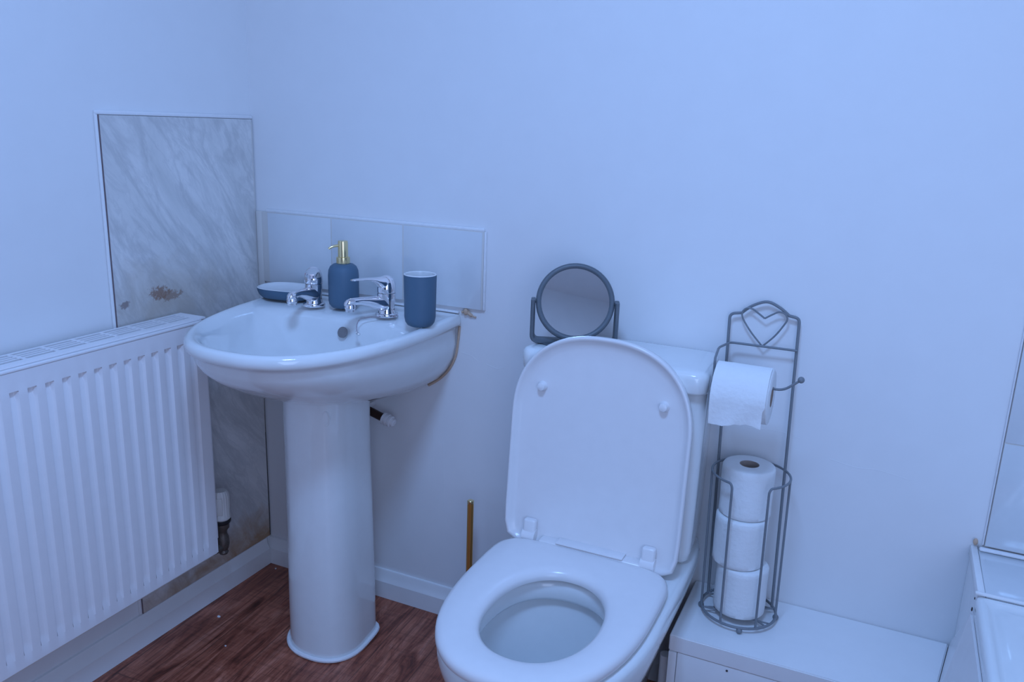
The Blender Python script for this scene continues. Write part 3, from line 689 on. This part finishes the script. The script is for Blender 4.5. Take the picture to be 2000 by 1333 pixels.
# tiled strip of back wall above the bath
t_ = bmesh.new(); add_box(t_, BX+.022, X1-.001, -.0074, -.0006, .5045, 2.10)
tp = struct('trim_2', t_, 'grout', smooth=False)
tt = thing('bath_wall_tiles', (2.1, -.002, .505), 'large white glazed tiles on the back wall above the bath end', 'tiles')
tz = [.5055, .7165, .9275, 1.1385, 1.3495, 1.5605, 1.7715, 1.9825]
for zz in tz[:6]:
    xx = BX+.0225
    while xx < X1-.01:
        xe = min(xx+.248, X1-.0015)
        obj('tile', box(xx, xe, -.0086, -.0076, zz, zz+.2085, bev=.0004), 'tile', tt); xx += .2505
bm = tube([(BX+.0195, -.0025, .505), (BX+.0195, -.0025, .9), (BX+.0195, -.0025, 1.9)], .0017, 8); obj('edge_bead', bm, 'seal', tt)
bm = ball(bmesh.new(), (BX+.006, -.008, .510), .0045, 10, (1, .8, 1.6)); obj('brown_sealant', bm, 'brown_seal', tt)['label'] = 'brown stained sealant at the corner of bath and wall'

# ------------------------------------------------------------------ toilet roll holder
HC = Vector((1.336, -.090)); HR = .0755; BZ = LZ+.0125
t = thing('toilet_roll_holder', (HC.x, HC.y, LZ), 'grey wire toilet roll stand with a heart at the top, on the white boxing', 'toilet roll holder')
def L3(z):  # slight lean of the whole stand back to the wall
    k = (z-BZ)/(.60-BZ); return Vector((-.006*k, .010*k, 0))
def ringpts(z, a0=0, a1=360, n=56, r=HR):
    full = (a1-a0) >= 360
    return [Vector((HC.x+r*math.cos(math.radians(a0+(a1-a0)*i/(n if full else n-1))), HC.y+r*math.sin(math.radians(a0+(a1-a0)*i/(n if full else n-1))), z))+L3(z) for i in range(n)]
obj('base_ring', tube(ringpts(BZ), .0028, 10, True), 'wire', t)
bm = bmesh.new()
for a in (25, 145): 
    p = ringpts(BZ, a, a+1, 2)[0]; q_ = ringpts(BZ, a+180, a+181, 2)[0]; tube([p, q_], .0020, 8, bm=bm)
for off in (-.03, .03):
    tube([Vector((HC.x-.069, HC.y+off, BZ)), Vector((HC.x+.069, HC.y+off, BZ))], .0018, 8, bm=bm)
obj('base_cross_wire', bm, 'wire', t)
for a in (190, 282, 8, 95):
    p = ringpts(BZ, a, a+1, 2)[0]; bm = ball(bmesh.new(), (p.x, p.y, LZ+.0068), .0062, 16); obj('ball_foot', bm, 'wire', t)
# posts and frame top
pl0, pr0 = Vector((1.2665, -.058, BZ)), Vector((1.3990, -.053, BZ))
ptl, ptr = Vector((1.2455, -.014, .897)), Vector((1.3800, -.012, .903))
top = [pl0, ptl, Vector((1.2685, -.013, .901)), Vector((1.288, -.013, .918)), Vector((1.3155, -.013, .929)), Vector((1.341, -.013, .920)), Vector((1.360, -.0125, .906)), ptr, pr0]
P = fillet(top[:3], .010, 6)[:-1]+catmull(top[2:7], 8)+fillet(top[6:], .010, 6)[1:]
obj('back_frame', tube(P, .0030, 10), 'wire', t)
hp = [(1.3155, .838), (1.291, .864), (1.273, .889), (1.2700, .903), (1.277, .912), (1.289, .912), (1.302, .904), (1.3145, .8955)]
hq = [(1.3145, .8955), (1.328, .905), (1.341, .912), (1.353, .909), (1.3575, .899), (1.352, .886), (1.337, .862), (1.3155, .838)]
bm = tube(catmull([(x, -.016, z) for x, z in hp], 6), .0018, 8); tube(catmull([(x, -.016, z) for x, z in hq], 6), .0018, 8, bm=bm)
obj('heart', bm, 'wire', t)
AY = -.160
armP = fillet([Vector((1.3835, -.0225, .8400)), Vector((1.2540, -.025, .8400)), Vector((1.2450, -.100, .8450)), Vector((1.2505, AY, .838)), Vector((1.2515, AY, .800)), Vector((1.262, AY, .7955)), Vector((1.380, AY, .796)), Vector((1.407, AY, .8190))], .012, 5)
obj('roll_arm', tube(armP, .0024, 10), 'wire', t)
obj('arm_ball', ball(bmesh.new(), (1.4085, AY, .8205), .0062, 16), 'wire', t)
# basket of the spare rolls: upper ring open at the front, its ends turning down
UZ = .590
aL, aR = 252, 306
arc = ringpts(UZ, aR-360, aL, 60, HR+.001)
def down(a):
    p = ringpts(UZ, a, a+1, 2, HR+.001)[0]; q_ = ringpts(BZ, a, a+1, 2, HR)[0]; return p, q_
pR, qR = down(aR); pL, qL = down(aL)
path = fillet([qR+Vector((0, 0, .001)), pR+Vector((0, 0, .0))], .01)[:]
inn = lambda p: p
full = [qR, pR-Vector((0, 0, .008))]+[pR+(arc[1]-arc[0])*.6]+arc[2:-2]+[pL+(arc[-2]-arc[-1])*.6]+[pL-Vector((0, 0, .008)), qL]
obj('basket_wire', tube(fillet(full[:4], .006, 4)[:-1]+full[3:-3]+fillet(full[-4:], .006, 4)[1:], .0024, 10), 'wire', t)
for a in (184, 356):
    p, q_ = down(a); obj('side_wire', tube([q_, p], .0024, 10), 'wire', t)

# ------------------------------------------------------------------ toilet rolls
def roll_parts(t, r=.0520, h=.1045, rc=.0195, sheet=False, wob=.0006):
    def ring(rad, z, amp=0):
        return [Vector((t.location.x+(rad+amp*noise.noise(Vector((math.cos(a)*2, math.sin(a)*2, z*20))))*math.cos(a), t.location.y+(rad+amp*noise.noise(Vector((math.cos(a)*2, math.sin(a)*2, z*20))))*math.sin(a), t.location.z+z)) for a in [2*PI*i/64 for i in range(64)]]
    R = [ring(rc, .0005), ring(r-.003, .0005), ring(r, .003)]+[ring(r, .003+(h-.008)*k/12, .0012) for k in range(1, 12)]+[ring(r, h-.0045), ring(r-.0025, h-.0008), ring(r-.006, h), ring(rc, h)]
    obj('paper', loft(R, False, False), 'paper', t, angle=50)
    obj('cardboard_core', loft([ring(rc, .0005), ring(rc, h), ring(rc-.0013, h), ring(rc-.0013, .0005), ring(rc, .0005)], False, False), 'card', t, angle=50)
G = 'spare toilet rolls in the wire basket'
labs = ['white toilet roll at the bottom of the wire basket', 'white toilet roll in the middle of the stack in the wire basket', 'white toilet roll on top of the basket stack, its open core facing up']
zb = BZ+.0032
pos = [(1.336, -.092, zb), (1.3235, -.088, zb+.1050), (1.3250, -.0800, zb+.2100)]
first = thing('toilet_roll', pos[0], labs[0], 'toilet roll', G); roll_parts(first)
for p, l in zip(pos[1:], labs[1:]):
    r_ = first.copy(); C.objects.link(r_); r_.location = p; r_['label'] = l; r_.rotation_euler = (0, 0, 1.3*p[2])
    for ch in list(first.children):
        c = ch.copy(); C.objects.link(c); c.parent = r_
# roll on the arm, axis along x, with a torn sheet end hanging at the front
def hang():
    x0, x1 = 1.2565, 1.3610; cy, cz, r, rc = AY, .7795, .0535, .0195
    t = thing('toilet_roll', ((x0+x1)/2, cy, cz), 'part-used toilet roll hanging on the wire arm below the heart', 'toilet roll')
    N = 64
    def ring(rad, x, amp=0): return [Vector((x, cy+(rad+amp*noise.noise(Vector((x*30, math.cos(a)*2, math.sin(a)*2))))*math.cos(a), cz+(rad+amp*noise.noise(Vector((x*30, math.cos(a)*2, math.sin(a)*2))))*math.sin(a))) for a in [2*PI*i/N for i in range(N)]]
    R = [ring(rc, x0), ring(r-.004, x0+.0, .001), ring(r-.001, x0+.002, .001), ring(r, x0+.03, .002), ring(r, x0+.07, .002), ring(r-.001, x1-.002, .001), ring(r-.004, x1, .001), ring(rc, x1)]
    obj('paper', loft(R, False, False), 'paper', t, angle=50)
    obj('cardboard_core', loft([ring(rc, x0), ring(rc, x1), ring(rc-.0013, x1), ring(rc-.0013, x0), ring(rc, x0)], False, False), 'card', t, angle=50)
    bm = bmesh.new(); rows = []; ro = r+.0022
    prof = [(math.radians(90+k*10), None) for k in range(0, 9)]
    pts = [(cy+ro*math.cos(a)*1.0, cz+ro*math.sin(a)) for a, _ in prof]
    yl, zl = pts[-1]
    for k in range(1, 8): pts.append((cy-ro-.0015+.0008*k, zl-.0085*k))
    nx = 18; row = []
    for th in (0, .0007):
        g = []
        for j, (yy, zz) in enumerate(pts):
            l = []
            for i in range(nx+1):
                u = i/nx; xx = x0+.0015+(x1-x0-.005)*u - (.004 if j > 10 else 0)*u
                k = max(0, j-8)/7; dy = .0022*k*math.sin(u*9+j*.5); dz = (.006*math.sin(u*5+1)+.004*noise.noise(Vector((u*9, 3, 1))))*k
                l.append(bm.verts.new((xx, yy+dy-th*1.0, zz-dz*.8)))
            g.append(l)
        row.append(g)
    for s_i, g in enumerate(row):
        for a, b in zip(g, g[1:]):
            for i in range(nx): bm.faces.new((a[i], a[i+1], b[i+1], b[i]) if s_i else (a[i], b[i], b[i+1], a[i+1]))
    a_, b_ = row
    for i in range(nx):
        bm.faces.new((a_[-1][i], a_[-1][i+1], b_[-1][i+1], b_[-1][i])); bm.faces.new((a_[0][i+1], a_[0][i], b_[0][i], b_[0][i+1]))
    for j in range(len(pts)-1):
        for e in (0, nx): bm.faces.new((a_[j][e], a_[j+1][e], b_[j+1][e], b_[j][e]))
    obj('loose_sheet', bm, 'paper', t, angle=60)['label'] = 'torn loose end of paper hanging over the front'
hang()

# ------------------------------------------------------------------ paint flakes on the floor
def flake(x, y, s, label):
    bm = bmesh.new(); n = 9
    bot = [Vector((x+s*(.7+.4*random.random())*math.cos(2*PI*i/n), y+s*(.5+.3*random.random())*math.sin(2*PI*i/n), .0006)) for i in range(n)]
    loft([bot, [Vector((p.x, p.y, .0022+.001*random.random())) for p in bot]], bm=bm)
    tag(obj('paint_flake', bm, 'paint', smooth=False), label, 'paint flake')
flake(.081, -.290, .0052, 'larger white paint flake on the wood floor by the left baseboard')
flake(.185, -.375, .0026, 'tiny white paint flake on the wood floor left of the pedestal foot')
flake(.050, -.036, .0030, 'small white flake on the floor in the room corner')
